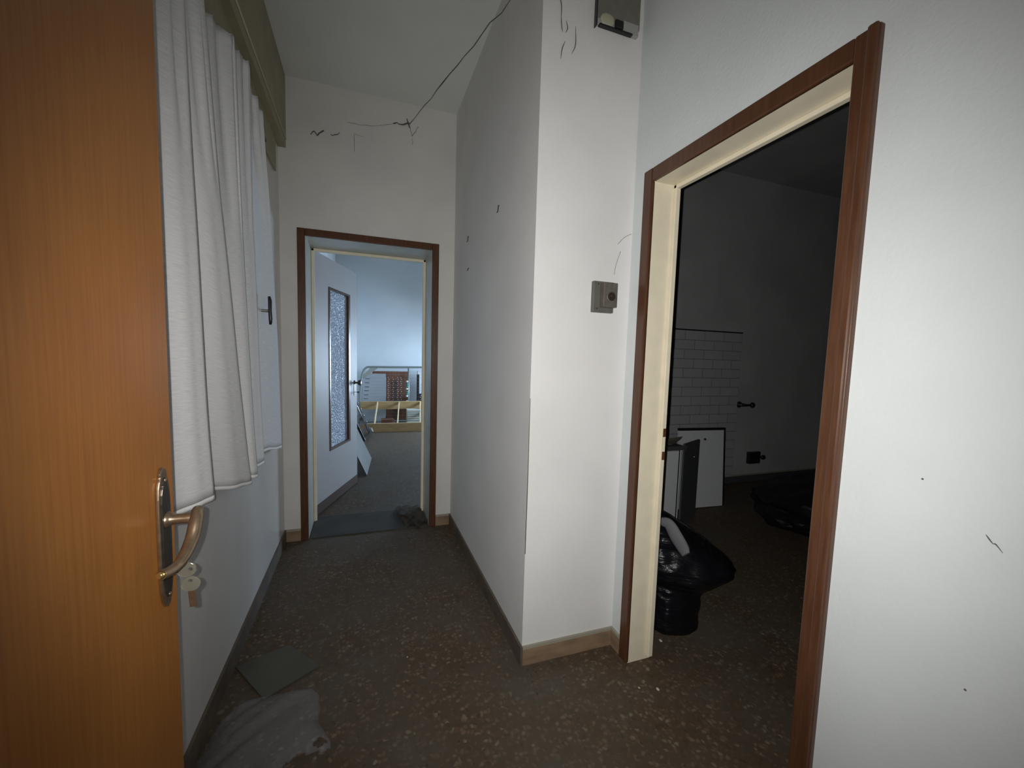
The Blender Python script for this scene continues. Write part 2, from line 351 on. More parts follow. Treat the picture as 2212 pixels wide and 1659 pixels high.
# door surrounds ------------------------------------------------
def casing(name, pts_outer, axis, face, sgn, wid, top, z0=0, flatm='mahog'):
    pass
t = thing('trim_1', (.06, YE, 0), label='dark brown door surround at the end of the corridor', kind='structure')
CO = .049
def jog(mb, a, b, m=None): mb.box(a, b, m)
mb = MB().box((EX0-CO, YE-.014, 0), (EX0, YE+.003, EZ+CO)); mb.build('casing', 'mahog', t, bevel=.004)
mb = MB().box((EX1, YE-.014, 0), (EX1+CO, YE+.003, EZ+CO)); mb.build('casing', 'mahog', t, bevel=.004)
mb = MB().box((EX0+.0005, YE-.0135, EZ), (EX1-.0005, YE+.003, EZ+CO)); mb.build('casing', 'mahog', t, bevel=.004)
mb = MB()
for a, b in (((EX0-.012, YE-.004, 0), (EX0, YE2+.01, EZ)), ((EX1, YE-.004, 0), (EX1+.012, YE2+.01, EZ)), ((EX0-.012, YE-.004, EZ), (EX1+.012, YE2+.01, EZ+.012))): mb.box(a, b)
mb.build('jamb_lining', 'creamgrey', t)
ys = YE2-.075
mb = MB().box((EX0, ys, 0), (EX0+.022, ys+.03, EZ)).box((EX1-.022, ys, 0), (EX1, ys+.03, EZ)).box((EX0, ys, EZ-.022), (EX1, ys+.03, EZ))
mb.build('stop_bead', 'cream', t, bevel=.004)

t = thing('trim_2', (R2, (DY0+DY1)/2, 0), label='brown and cream door surround of the dark side room', kind='structure')
CS = .052
for (a, b) in (((R2-.016, DY0-CS, 0), (R2+.003, DY0, DZ+CS)), ((R2-.016, DY1, 0), (R2+.003, DY1+CS, DZ+CS)), ((R2-.0155, DY0+.0005, DZ), (R2+.003, DY1-.0005, DZ+CS))):
    MB().box(a, b).build('casing', 'mahog', t, bevel=.004)
for (a, b) in (((R2-.026, DY0-CS, 0), (R2-.015, DY0-CS+.022, DZ+CS)),):
    MB().box(a, b).build('raised_bead', 'mahog', t, bevel=.005)
mb = MB()
for a, b in (((R2-.004, DY0-.012, 0), (RX, DY0, DZ)), ((R2-.004, DY1, 0), (RX, DY1+.012, DZ)), ((R2-.004, DY0-.012, DZ), (RX, DY1+.012, DZ+.012))): mb.box(a, b)
mb.build('jamb_lining', 'cream', t)
xs = 1.196
mb = MB().box((xs, DY0, 0), (RX+.004, DY0+.016, DZ)).box((xs, DY1-.016, .015), (RX+.004, DY1, DZ)).box((xs, DY0, DZ-.016), (RX+.004, DY1, DZ))
mb.build('stop_bead', 'cream', t, bevel=.003)
for z in (1.03, .93):
    MB().box((1.203, DY1-.0175, z-.018), (1.217, DY1-.0155, z+.018)).build('strike_plate', 'mahog', t, label='small rusty strike plate')
MB().box((EX0+.01, YE+.002, 0), (EX1-.01, YE2, .006)).build('trim_3', 'thresh', label='grey marble threshold of the end doorway', **ST)

# skirtings ------------------------------------------------------
BH, BT = .085, .011
def skirt(name, boxes, m, label, topm='marble_top'):
    mb = MB()
    for a, b in boxes:
        mb.box(a, (b[0], b[1], BH-.012), m); mb.box((a[0], a[1], BH-.012), (b[0], b[1], BH), topm)
    mb.build(name, m, label=label, **ST)
skirt('baseboard_left', [((L, .06, 0), (L+BT, YE, BH))], 'mdark', 'dusty brown skirting under the curtained wall', 'mdark')
skirt('baseboard_end', [((L+BT, YE-BT, 0), (EX0-CO, YE, BH)), ((EX1+CO, YE-BT, 0), (R1-BT, YE, BH))], 'marble', 'beige skirting beside the end door')
skirt('baseboard_corridor', [((R1-BT, YP-BT, 0), (R1, YE, BH))], 'mdark', 'dark dusty skirting along the corridor', 'mdark')
skirt('baseboard_pier', [((R1, YP-BT, 0), (R2-BT, YP, BH))], 'marble', 'worn beige marble skirting at the foot of the pier')
skirt('baseboard_right', [((R2-BT, DY1+CS, 0), (R2, YP, BH)), ((R2-BT, .06, 0), (R2, DY0-CS, BH))], 'marble', 'short beige skirting beside the side door')
skirt('baseboard_side_room', [((RX, YB3-BT, 0), (XR3, YB3, BH))], 'darklam', 'black skirting of the dark room')
MB().box((XL2, YF-.012, 0), (XR2, YF, .08)).build('baseboard_end_room', 'mdark', **ST)

# window in the left wall, behind the curtain ---------------------
wt = thing('window_1', (L-.1, 1.7, .95), label='closed casement window behind the grey curtain', kind='structure')
y0, y1, z0, z1 = WL
mb = MB().box((L-.12, y0, z0), (L-.05, y0+.06, z1)).box((L-.12, y1-.06, z0), (L-.05, y1, z1)).box((L-.12, y0, z0), (L-.05, y1, z0+.06)).box((L-.12, y0, z1-.06), (L-.05, y1, z1))
mb.build('window_frame', 'pelmet', wt, bevel=.004)
for a, b in ((y0+.06, (y0+y1)/2), ((y0+y1)/2, y1-.06)):
    c = MB().box((L-.10, a+.001, z0+.061), (L-.045, a+.05, z1-.061)).box((L-.10, b-.05, z0+.061), (L-.045, b-.001, z1-.061)).box((L-.10, a+.05, z0+.061), (L-.045, b-.05, z0+.11)).box((L-.10, a+.05, z1-.11), (L-.045, b-.05, z1-.061)).build('casement', 'pelmet', wt, bevel=.003)
    MB().box((L-.078, a+.045, z0+.105), (L-.072, b-.045, z1-.105)).build('pane', 'winglass', c)
mb = MB()
for i in range(32): mb.box((L-.20, y0, z0+.046*i), (L-.19, y1, z0+.046*i+.043))
mb.box((L-.215, y0-.01, z0-.01), (L-.202, y1+.01, z1+.02))
mb.build('roller_shutter', 'shutter', wt)
h = MB().tube([(L-.06, 2.405, 1.533), (-.455, 2.405, 1.533)], .0075, seg=12)
hb_ = MB().tube([(-.452, 2.405, 1.606), (-.449, 2.405, 1.585), (-.449, 2.405, 1.533), (-.447, 2.405, 1.49), (-.449, 2.405, 1.464)], [.006, .009, .0085, .0095, .006], seg=12)
h = h.build('handle', 'metal', wt, label='metal window handle poking through the curtain')
hb_.build('grip', 'black', h, label='dark grip bar')

# shutter box above the curtain ----------------------------------
sb = thing('shutter_box', (-.5, 1.6, 2.66), 'long olive cream roller shutter box running under the ceiling above the curtain', 'shutter box')
PXF = -.4723
MB().box((L+.001, .07, 2.700), (PXF, YE-.001, H)).build('front_panel', 'pelmet', sb, bevel=.002)
MB().box((L+.001, .07, 2.648), (PXF-.002, YE-.001, 2.699)).build('lower_panel', 'pelmet', sb, bevel=.002)
MB().box((L, .07, 2.44), (L+.012, 2.98, 2.648)).build('lintel_board', 'pelmet', sb)
MB().tube([(PXF, .07, 2.703), (PXF, YE-.002, 2.703)], .0035, seg=8).build('moulding', 'cream', sb, label='thin pale moulding strip')
ct = thing('curtain_rod', (-.485, 1.7, 2.44), 'thin pale curtain rod with a white end bracket under the shutter box', 'curtain rod')
MB().tube([(-.4975, .5, 2.44), (-.4975, 2.50, 2.44)], .005, seg=8).build('rod', 'white_metal', ct)
MB().box((L+.012, 2.48, 2.428), (-.478, 2.53, 2.448)).build('bracket', 'dome', ct, bevel=.002)
MB().box((L+.012, 2.485, 2.412), (-.474, 2.537, 2.427)).build('clip', 'black', ct, bevel=.002)

# curtain ----------------------------------------------------------
# cross sections (y, x) at the hem, halfway up and at the rod
hem = [(.98, -.478, .89), (1.12, -.46, .888), (1.28, -.470, .885), (1.37, -.437, .882), (1.432, -.425, .878), (1.448, -.445, .87), (1.50, -.505, .85), (1.62, -.503, .845),
       (1.80, -.455, .80), (1.93, -.438, .775), (1.962, -.448, .772), (1.99, -.505, .772), (2.04, -.49, .77), (2.08, -.460, .757), (2.105, -.456, .754), (2.125, -.50, .765), (2.17, -.508, .765),
       (2.27, -.480, .765), (2.303, -.471, .768), (2.325, -.50, .79), (2.38, -.508, .80), (2.50, -.49, .79), (2.68, -.474, .755), (2.77, -.470, .745), (2.80, -.478, .745)]
top = [(.95, -.478), (1.08, -.455), (1.20, -.49), (1.27, -.450), (1.325, -.436), (1.335, -.46), (1.36, -.505), (1.40, -.50),
       (1.44, -.455), (1.475, -.442), (1.50, -.475), (1.60, -.505), (1.72, -.49), (1.83, -.458), (1.85, -.455), (1.90, -.49), (1.98, -.503),
       (2.08, -.472), (2.13, -.464), (2.15, -.49), (2.19, -.503), (2.24, -.496), (2.31, -.480), (2.385, -.472), (2.40, -.48)]
def resamp(pts, n):
    out = []
    for i in range(len(pts)-1):
        for k in range(n):
            t = k/n; s = t*t*(3-2*t)*.5+t*.5
            out.append([a+(b-a)*(s if j else t) for j, (a, b) in enumerate(zip(pts[i], pts[i+1]))])
    out.append(list(pts[-1])); return out
hb, tb = resamp(hem, 6), resamp(top, 6); NR = 60
def curtain_pt(i, v):                         # v: 0 hem, 1 rod
    yb, xb, zb = hb[i]; yt, xt = tb[i]
    s = v**.85
    zt = 2.42+.125*math.exp(-((yt-2.14)/.30)**2)+.05*max(0, min(1, (1.7-yt)/.3))
    y = yb+(yt-yb)*s; x = xb+(xt-xb)*s
    if yb > 2.6: y = yb+(yt-yb)*v**1.9
    g = max(0, (v-.58)/.42)
    x += .017*g*math.sin(i*1.15)+.006*g*math.sin(i*2.3+1)
    x += .004*noise.noise(Vector((y*5, v*3, 2.)))*(1-g)
    if v > .97: x += .003*math.sin(i*3)
    x = max(x, -.488 if v > .92 else -.503)
    return Vector((min(x, -.425), y, zb+(zt-zb)*v + (.006*math.sin(i*2.1) if v > .99 else 0)))
def curtain_mesh(v0, v1, nr, name, m, parent, off=0.0):
    bm = bmesh.new(); uvl = bm.loops.layers.uv.new('UVMap'); g = []
    for j in range(nr+1):
        v = v0+(v1-v0)*j/nr
        g.append([(bm.verts.new(curtain_pt(i, v)+Vector((off, 0, 0))), i/len(hb)*2.6, v) for i in range(len(hb))])
    for j in range(nr):
        for i in range(len(hb)-1):
            q = (g[j][i], g[j][i+1], g[j+1][i+1], g[j+1][i]); f = bm.faces.new([a[0] for a in q]); f.smooth = True
            for lp, a in zip(f.loops, q): lp[uvl].uv = (a[1], a[2]*1.6)
    me = bpy.data.meshes.new(name); bm.to_mesh(me); bm.free(); me.materials.append(M[m])
    o = bpy.data.objects.new(name, me); C.objects.link(o); o.parent = parent; o.matrix_parent_inverse = Matrix.Translation(-parent.location)
    md = o.modifiers.new('s', 'SOLIDIFY'); md.thickness = .0022; md.offset = 0
    return o
cu = thing('curtain', (-.48, 1.8, .8), 'grey white linen window curtain hanging in loose folds behind the wooden door', 'curtain')
curtain_mesh(.009, 1, NR, 'fabric', 'curtain', cu)
curtain_mesh(0, .009, 1, 'hem', 'hem', cu)

# ------------------------------------------------------------ entrance door, open against the left wall
LX = -.36; LE = .978
tilt = math.radians(-1.35)
dt = thing('door_1', (LX, .12, 0), label='orange brown wooden entrance door standing open at the left', kind='structure')
MB().box((LX-.042, .12, .02), (LX, LE, 2.10)).build('door_leaf', 'door', dt, bevel=.002)
MB().box((LX-.036, LE-.001, .02), (LX-.009, LE+.008, 2.10)).build('edge_shadow_strip', 'mahog', dt, label='added dark strip for the shadow along the leaf edge', bevel=.002)  # added dark strip standing in for the shadow beside the leaf edge
pc = .925
prof = [(0, .137), (.007, .133), (.013, .126), (.012, .119), (.016, .112), (.021, .100), (.0235, .08), (.0245, .04), (.025, 0), (.0245, -.04), (.0235, -.08), (.021, -.100), (.016, -.118), (.011, -.127), (.009, -.132), (0, -.137)]
zc = .97
poly = [(LX, pc+a, zc+b) for a, b in prof] + [(LX, pc-a, zc+b) for a, b in reversed(prof[1:-1])]
bp = MB().prism(poly, (.006, 0, 0)).build('backplate', 'bronze', dt, bevel=.0018)
poly = [(LX+.0055, pc+a*.72, zc+b*.86) for a, b in prof] + [(LX+.0055, pc-a*.72, zc+b*.86) for a, b in reversed(prof[1:-1])]
MB().prism(poly, (.0025, 0, 0)).build('inner_plate', 'dbronze', bp, bevel=.0008)
for zz in (.112, -.112):
    MB().lathe((LX+.007, pc, zc+zz), (1, 0, 0), [(.004, 0), (.004, .002), (.001, .0035)], seg=14).build('screw', 'bronze', bp)
lv = MB().lathe((LX+.006, pc, 1.005), (1, 0, 0), [(.015, 0), (.0155, .004), (.012, .007), (.010, .012), (.0095, .026), (.0105, .036), (.0115, .048), (.006, .056)], seg=24)
lp = catmull([(-.306, .937, 1.016), (-.304, .926, 1.012), (-.303, .912, .996), (-.304, .896, .974), (-.306, .872, .958), (-.310, .850, .948), (-.315, .828, .947), (-.320, .812, .950)], 5)
nr = len(lp); lv.tube(lp, [.0085+.0030*math.sin(PI*min(1, k/nr*1.25+.1)) for k in range(nr)], seg=16, flat=1.0)
ho = lv.build('lever_handle', 'bronze', dt, label='S shaped bronze lever handle')
MB().tube([(-.3203, .8115, .950), (-.322, .8070, .9505)], [.0070, .0045], seg=14).build('end_cap', 'gold', ho, label='shiny brass tip')
MB().lathe((LX+.006, pc, .905), (1, 0, 0), [(.0095, 0), (.0095, .003), (.006, .0045)], seg=18).build('keyhole', 'dbronze', bp)

def key(name, c, tipdir, label, group=None, inserted=False):
    # bow: disc in the x-z plane with a hole, shaft along tipdir
    k = thing(name, c, label, 'key')
    mb = MB(); n = 24; ro, ri = .0155, .0036; hc = Vector(c)-Vector(tipdir)*.007; th = Vector((0, .0022, 0))
    O = [Vector(c)+Vector((ro*math.cos(2*PI*i/n)*1.05, 0, ro*math.sin(2*PI*i/n)*.95)) for i in range(n)]
    I = [hc+Vector((ri*math.cos(2*PI*i/n), 0, ri*math.sin(2*PI*i/n))) for i in range(n)]
    vs = [[mb.bm.verts.new(p+s*th) for p in L_] for s in (-1, 1) for L_ in (O, I)]
    a0, i0, a1, i1 = vs
    for j in range(n):
        q = (j+1) % n
        for f in ((a0[j], a0[q], i0[q], i0[j]), (a1[j], i1[j], i1[q], a1[q]), (a0[j], a1[j], a1[q], a0[q]), (i0[j], i0[q], i1[q], i1[j])): mb.bm.faces.new(f)
    mb.build('bow', 'clear', k, bevel=.0006)
    T = Vector(tipdir)
    if inserted:
        MB().tube([Vector(c)+T*.013, Vector(c)+T*.022], [.0045, .0035], seg=10).build('shaft', 'bronze', k)
    else:
        s = Vector(c)+T*.013; S = Vector((1, 0, 0))
        MB().slab(s-S*.006-Vector((0, .0012, 0)), S*.012, T*.034, (0, .0024, 0)).build('shaft', 'bronze', k, bevel=.0006)
    return k
kz = .9015
key('key', (LX+.035, pc+.002, kz), (-1, 0, -.05), 'cloudy plastic bowed key stuck in the lock below the bronze lever', inserted=True)
key('key', (LX+.044, pc-.006, kz-.026), (.06, 0, -1), 'flat key with cloudy plastic bow dangling from the key in the lock')
for o in [dt]:
    o.rotation_euler = (tilt*0, 0, 0)

# ------------------------------------------------------------ end room door leaf
a = Vector((EX0+.012, YE2+.045, 0)); e = Vector((-.062, 4.405, 0)); d = (e-a).normalized(); nrm = Vector((d.y, -d.x, 0))  # towards the camera side (right)
LW = (e-a).length
d2 = thing('door_2', a, label='white door with a tall patterned glass pane, open into the far room', kind='structure')
TH = .038; HZ = 2.115
def P2(s, z, t=0): return a+d*s+nrm*t+Vector((0, 0, z))
g0, g1, gz0, gz1 = .25, .70, .485, 1.875
mb = MB()
for (s0, s1, zz0, zz1) in ((0, g0, .09, HZ), (g1, LW, .09, HZ), (g0, g1, .09, gz0), (g0, g1, gz1, HZ)):
    mb.slab(P2(s0, zz0, -TH), d*(s1-s0), (0, 0, zz1-zz0), nrm*TH)
mb.build('door_leaf', 'leafwhite', d2)
MB().slab(P2(0, .008, -TH), d*LW, (0, 0, .082), nrm*(TH+.002)).build('kick_board', 'kick', d2)
mb = MB(); bw = .016
for (s0, s1, zz0, zz1) in ((g0-.004, g0+bw, gz0-.004, gz1+.004), (g1-bw*2, g1+.004, gz0-.004, gz1+.004), (g0+bw, g1-bw, gz0-.004, gz0+bw), (g0+bw, g1-bw, gz1-bw, gz1+.004)):
    mb.slab(P2(s0, zz0, -TH-.004), d*(s1-s0), (0, 0, zz1-zz0), nrm*(TH+.010))
gf = mb.build('glazing_bead', 'mahog', d2)
MB().slab(P2(g0+bw, gz0+bw, -TH*.5-.003), d*(g1-g0-2*bw), (0, 0, gz1-gz0-2*bw), nrm*.005).build('glass_pane', 'frosted', d2)
kp = P2(LW-.07, 1.04, 0)
hp = MB().lathe(kp, nrm, [(.024, 0), (.024, .003), (.009, .006), (.009, .035), (.024, .042), (.028, .052), (.024, .063), (.012, .068)], seg=20)
hp.slab(kp-d*.012-nrm*0+Vector((0, 0, -.13)), d*.024, (0, 0, .12), nrm*.004).build('knob', 'dbronze', d2, label='tarnished bronze door knob')
kk = kp+Vector((0, 0, -.095))
ky = thing('key', kk, 'small dark key in the lock below the knob of the white glazed door', 'key')
mb = MB().tube([kk+nrm*.004, kk+nrm*.03], .003, seg=8)
mb.lathe(kk+nrm*.038-d*.002, d, [(.010, 0), (.010, .003)], seg=14).build('key_body', 'dbronze', ky)

# ------------------------------------------------------------ window of the end room
w2 = thing('window_2', (WX+.08, (WY0+WY1)/2, WZ0), label='daylit window in the far room', kind='structure')
mb = MB()
for a_, b_ in (((WX+.05, WY0, WZ0), (WX+.10, WY0+.06, WZ1)), ((WX+.05, WY1-.06, WZ0), (WX+.10, WY1, WZ1)), ((WX+.05, WY0, WZ0), (WX+.10, WY1, WZ0+.06)), ((WX+.05, WY0, WZ1-.06), (WX+.10, WY1, WZ1)), ((WX+.05, (WY0+WY1)/2-.04, WZ0), (WX+.10, (WY0+WY1)/2+.04, WZ1))): mb.box(a_, b_)
mb.build('window_frame', 'whiteboard', w2)

# ------------------------------------------------------------ things in the end room
# board leaning, bottom edge on the floor
def lean(name, P0, P1, slope, length, th, m, label, cat):
    P0, P1 = Vector(P0), Vector(P1); u = P1-P0; v = Vector((-math.cos(slope), 0, math.sin(slope)))*length
    n = u.cross(v).normalized(); n = n if n.x < 0 else -n
    return P0, u, v, n
P0, u, v, n = lean('', (.036, 4.63, .004), (.098, 5.40, .004), math.radians(66), 1.05, .02, '', '', '')
MB().slab(P0, u, v, n*.016).build('board', 'glassboard', bevel=.002, label='grey green board leaning behind the open white door', category='board')
# black folding bed base leaning further back
bb = thing('folded_bed_base', (.0, 6.9, 0), 'black metal folding bed base leaning on the wall behind the grey green board', 'bed base')
P0, u, v, n = lean('', (.028, 6.50, .012), (.128, 7.08, .012), math.radians(67), 1.15, .1, '', '', '')
uu = u.normalized(); vv = v.normalized()
MB().slab(P0+u-uu*.035, uu*.035, v, n*.035).build('side_rail', 'black', bb, bevel=.004)
MB().slab(P0, uu*.035, v, n*.035).build('side_rail', 'black', bb, bevel=.004)
MB().slab(P0+uu*.035, u-uu*.07, vv*.035, n*.035).build('end_rail', 'black', bb, bevel=.004)
for k in range(9):
    q = P0+vv*(.10+.115*k)+n*.004
    MB().slab(q+uu*.02, u-uu*.04, vv*.055, n*.006).build('slat', 'black', bb)
    MB().ball(q+u-uu*.02-n*.012, .013, seg=10).build('rivet', 'metal', bb)
MB().tube([P0+u*.62-n*.02+vv*.05, P0+u*.62-n*.02+vv*1.0], .008, seg=8).build('support_rod', 'metal', bb)
MB().tube([P0+u*.86-n*.035+vv*.03, P0+u*.86-n*.035+vv*.10], .022, seg=12).build('caster', 'lightgrey', bb)

# wooden bed frame leaning on the metal one
wf = thing('wooden_bed_frame', (.9, 7.3, 0), 'pale pine bed frame with cross slats lying tilted across the far room floor', 'bed frame')
fx0, fx1 = -.06, 2.1
ang = math.radians(24); ax = Vector((1, 0, 0)); fv = Vector((0, math.cos(ang), math.sin(ang))); fn = Vector((0, -math.sin(ang), math.cos(ang)))
O = Vector((fx0, 7.245, .0)); ln = .80; hgt = .145
MB().slab(O, ax*(fx1-fx0), Vector((0, .022, 0)), Vector((0, .0, hgt))).build('side_rail', 'pine', wf, bevel=.002)
far = Vector((fx0, 7.245+.72, .30))
MB().slab(far, ax*(fx1-fx0), Vector((0, .022, 0)), Vector((0, 0, hgt))).build('side_rail', 'pine', wf, bevel=.002)
MB().box((fx0, 7.243, hgt), (fx1, 7.27, hgt+.004)).build('edge_lipping', 'pinelight', wf)
MB().box((fx0, 7.963, .30+hgt), (fx1, 7.99, .30+hgt+.004)).build('edge_lipping', 'pinelight', wf)
for k, xs_ in enumerate((.165, .545, .935, 1.30, 1.66, 2.03)):
    dx = {0: .07, 1: .08, 2: .085}.get(k, .05)
    p = Vector((xs_, 7.267, .10)); q = Vector((xs_+dx, 7.965, .40))
    MB().slab(p, q-p, (.02, 0, 0), (0, 0, .04)).build('cross_slat', 'pinelight', wf, bevel=.002)

# metal bed standing on its side
mf = thing('metal_bed_frame', (.9, 8.05, 0), 'pale metal tube bed frame with wire mesh standing upright against the far wall', 'bed frame')
yb = 8.04
pts = catmull([(-.10, yb, .0), (-.075, yb, .35), (-.045, yb, .78), (-.015, yb, .98), (.04, yb, 1.065), (.12, yb, 1.085), (.5, yb, 1.088), (1.3, yb, 1.10), (2.05, yb, 1.105)], 6)
MB().tube(pts, .019, seg=12).build('tube_frame', 'tube', mf)
MB().tube([(2.05, yb, 1.105), (2.05, yb, 0)], .019, seg=10).build('tube_frame', 'tube', mf)
MB().tube([(-.10, yb, .06), (2.05, yb, .06)], .017, seg=10).build('tube_frame', 'tube', mf)
MB().prism([(-.045, yb-.01, .90), (.12, yb-.01, 1.07), (.26, yb-.01, 1.07), (.0, yb-.01, .87)], (0, .006, 0)).build('gusset', 'tube', mf)
MB().tube([(.815, yb, 1.09), (.815, yb, .06)], .015, seg=10).build('cross_tube', 'tube', mf)
mb = MB()
for k in range(16):
    z = .10+.06*k
    mb.tube(catmull([(x, yb+.02, z+.008*math.sin(x*20+k)) for x in (-.02, .3, .6, .9, 1.3, 2.0)], 4), .0014, seg=5)
mb.build('wire_mesh', 'tube', mf, kind='stuff', label='thin wavy mesh wires')
mb = MB()
for col_x in (.44, .52, .61, .67, 1.04):
    for k in range(15): mb.ball((col_x+.012*(k % 2), yb+.005, .36+.038*k), (.010, .006, .008), seg=6)
mb.build('spring_row', 'metal', mf, kind='stuff', label='rows of small mesh springs')
for k, (z, c) in enumerate(((.82, 'whiteboard'), (.77, 'beadgreen'), (.73, 'beadgreen'), (.68, 'whiteboard'), (.62, 'beadgreen'), (.58, 'beadgreen'), (.54, 'whiteboard'), (.44, 'whiteboard'))):
    MB().ball((.785, yb-.02, z), (.022, .018, .020), seg=10).build('bead', c, mf)
for k in range(6):
    MB().box((.03-.012*k*.5, yb-.008, .86-.075*k), (.11-.012*k*.5, yb-.002, .872-.075*k)).build('spring_clip', 'darklam', mf)

# panels behind the metal bed
MB().box((-.02, 8.20, 0), (.405, 8.24, .955)).build('panel', 'greylam', bevel=.004, label='pale grey panel behind the left end of the metal bed frame', category='panel')
hbd = thing('headboard', (.6, 8.32, 0), 'reddish brown wooden headboard behind the middle of the metal bed frame', 'headboard')
MB().box((.16, 8.30, .88), (.86, 8.34, 1.0)).build('top_rail', 'redwood', hbd, bevel=.004)
MB().box((.42, 8.31, 0), (.86, 8.345, .88)).build('panel', 'redwood', hbd, bevel=.004)
MB().box((.545, 8.296, .02), (.615, 8.309, .82)).build('slot_shade', 'kick', hbd)  # raised dark strip, paints the shade inside the headboard slot
bx = thing('metal_bracket_frame', (1.05, 8.1, 0), 'black L shaped steel frame standing at the right of the metal bed frame', 'steel frame')
MB().box((.978, 8.08, 0), (1.025, 8.12, .958)).build('upright', 'black', bx, bevel=.003)
MB().box((1.026, 8.08, .44), (1.9, 8.12, .582)).build('arm', 'black', bx, bevel=.003)
MB().box((1.0, 8.2, 0), (2.2, 8.26, 1.02)).build('mattress_board', 'whiteboard', bevel=.01, label='white board standing behind the black steel frame', category='board')
cr_ = thing('wooden_crate', (.95, 7.62, 0), 'low pale slatted crate lying behind the pine bed frame', 'crate')
for k in range(7): MB().box((.755, 7.60, .05+.040*k), (.99, 7.84, .05+.040*k+.034)).build('slat', 'creamgrey', cr_, bevel=.002)
for x in (.765, .965): MB().box((x, 7.61, 0), (x+.015, 7.63, .32)).build('post', 'pine', cr_)
MB().box((.30, 7.50, 0), (.52, 7.72, .17)).build('cardboard_box', 'redwood', bevel=.004, label='brown box on the floor inside the pine bed frame', category='box')

# ------------------------------------------------------------ side room
MB().box((1.8, YB3-.006, BH), (3.90, YB3, 1.665)).build('wall_side_room_tiling', 'tiles', label='grey white tiled strip of the dark room wall', **ST)
MB().box((1.8, YB3-.012, 1.665), (3.90, YB3, 1.677)).build('trim_4', 'black', **ST)
tp = thing('wall_tap', (3.95, YB3-.02, .88), 'dark tap sticking out of the dark room wall at the edge of the tiles', 'tap')
MB().lathe((3.93, YB3, .885), (0, -1, 0), [(.035, 0), (.035, .01), (.015, .02), (.015, .05)], seg=16).build('body', 'black', tp)
MB().tube([(3.93, YB3-.045, .885), (3.98, YB3-.05, .882), (4.05, YB3-.05, .882)], [.02, .014, .012], seg=10).build('spout', 'black', tp)
MB().ball((4.075, YB3-.05, .882), (.032, .025, .032), seg=12).build('knob', 'black', tp)
sk = thing('wall_socket', (4.2, YB3, .27), 'black double socket low on the dark room wall', 'socket')
MB().box((4.10, YB3-.045, .21), (4.27, YB3, .345)).build('box', 'black', sk, bevel=.008)
MB().ball((4.32, YB3-.035, .275), (.035, .02, .028), seg=12).build('plug', 'black', sk)

# white panel leaning
wp = thing('leaning_panel', (2.95, 2.86, 0), 'white panel with a dark border standing tilted behind the small cupboard', 'panel')
A = Vector((2.665, 2.860, .012)); B = Vector((3.17, 2.84, .006)); hv = Vector((.02, .06, .705))
MB().slab(A, B-A, hv, (0, .02, 0)).build('panel', 'whiteboard', wp)
MB().slab(A+hv, B-A+Vector((.018, 0, 0)), Vector((0, .0, .022)), (0, .022, 0)).build('top_edge', 'black', wp)
MB().slab(B, (.018, 0, 0), hv, (0, .022, 0)).build('side_edge', 'black', wp)
MB().lathe(A+(B-A)*.56+hv*.885, (0, -1, .08), [(.010, 0), (.010, .012), (.004, .016)], seg=12).build('knob', 'black', wp)

# cupboard
cb = thing('cupboard', (2.2, 2.6, 0), 'low white cupboard with a dark worktop and a pile of rags on top', 'cupboard')
MB().box((1.86, 2.56, .01), (2.39, 2.90, .645)).build('body', 'whiteboard', cb, bevel=.002)
MB().box((1.90, 2.545, .02), (2.353, 2.559, .635)).build('door', 'whiteboard', cb, bevel=.002)
MB().box((2.355, 2.553, .02), (2.369, 2.5595, .64)).build('shadow_gap', 'black', cb)
MB().box((1.84, 2.53, .6455), (2.405, 2.91, .672)).build('worktop', 'darklam', cb)
MB().box((1.84, 2.522, .645), (2.407, 2.530, .674)).build('edge_strip', 'metal', cb, bevel=.002, label='shiny metal edge strip')
MB().slab((2.410, 2.55, .012), (.29, .14, 0), (0, 0, .672), (-.006, .014, 0)).build('open_door', 'darklam', cb, label='open cupboard door with its unlit face coloured dark')  # shade of the unlit cupboard side is put into the dark colour
MB().ball((2.60, 2.640, .55), .009, seg=8).build('door_knob', 'metal', cb)

def crumple(name, c, r, m, seed, label, cat, squash=1.0, amp=.35, fr=2.2, subdiv=3):
    bm = bmesh.new(); bmesh.ops.create_icosphere(bm, subdivisions=subdiv, radius=1)
    for v in bm.verts:
        p = v.co.copy(); k = 1+amp*noise.noise(p*fr+Vector((seed, seed*2, 0)))+amp*.5*noise.noise(p*fr*2.7+Vector((seed, 0, 5)))
        v.co = Vector((c[0]+p.x*r[0]*k, c[1]+p.y*r[1]*k, max(c[2]+p.z*r[2]*k, c[2]-r[2]*.8)))
    me = bpy.data.meshes.new(name); bm.to_mesh(me); bm.free(); me.materials.append(M[m])
    o = bpy.data.objects.new(name, me); C.objects.link(o); o['label'] = label; o['category'] = cat
    return o
crumple('crumpled_rag', (2.00, 2.77, .775), (.11, .10, .125), 'ragd', 3, 'dark crumpled bundle heaped highest on the cupboard top', 'rag', amp=.6, fr=2.5)
crumple('crumpled_rag', (2.225, 2.78, .74), (.09, .075, .084), 'rag', 9, 'brown crumpled rag in the middle of the cupboard top', 'rag', amp=.7, fr=2.6)
crumple('paper_scrap', (2.09, 2.60, .698), (.12, .045, .032), 'ragl', 14, 'pale crumpled paper at the front of the cupboard top', 'paper', amp=.7, fr=2.5)
o = MB().prism([(2.25, 2.62, .674), (2.32, 2.60, .674), (2.44, 2.64, .700), (2.50, 2.68, .715), (2.40, 2.70, .70), (2.28, 2.685, .69)], (0, 0, .004)).build('paper_scrap', 'rag', label='pointed dark scrap sticking out to the right of the rag pile', category='paper')

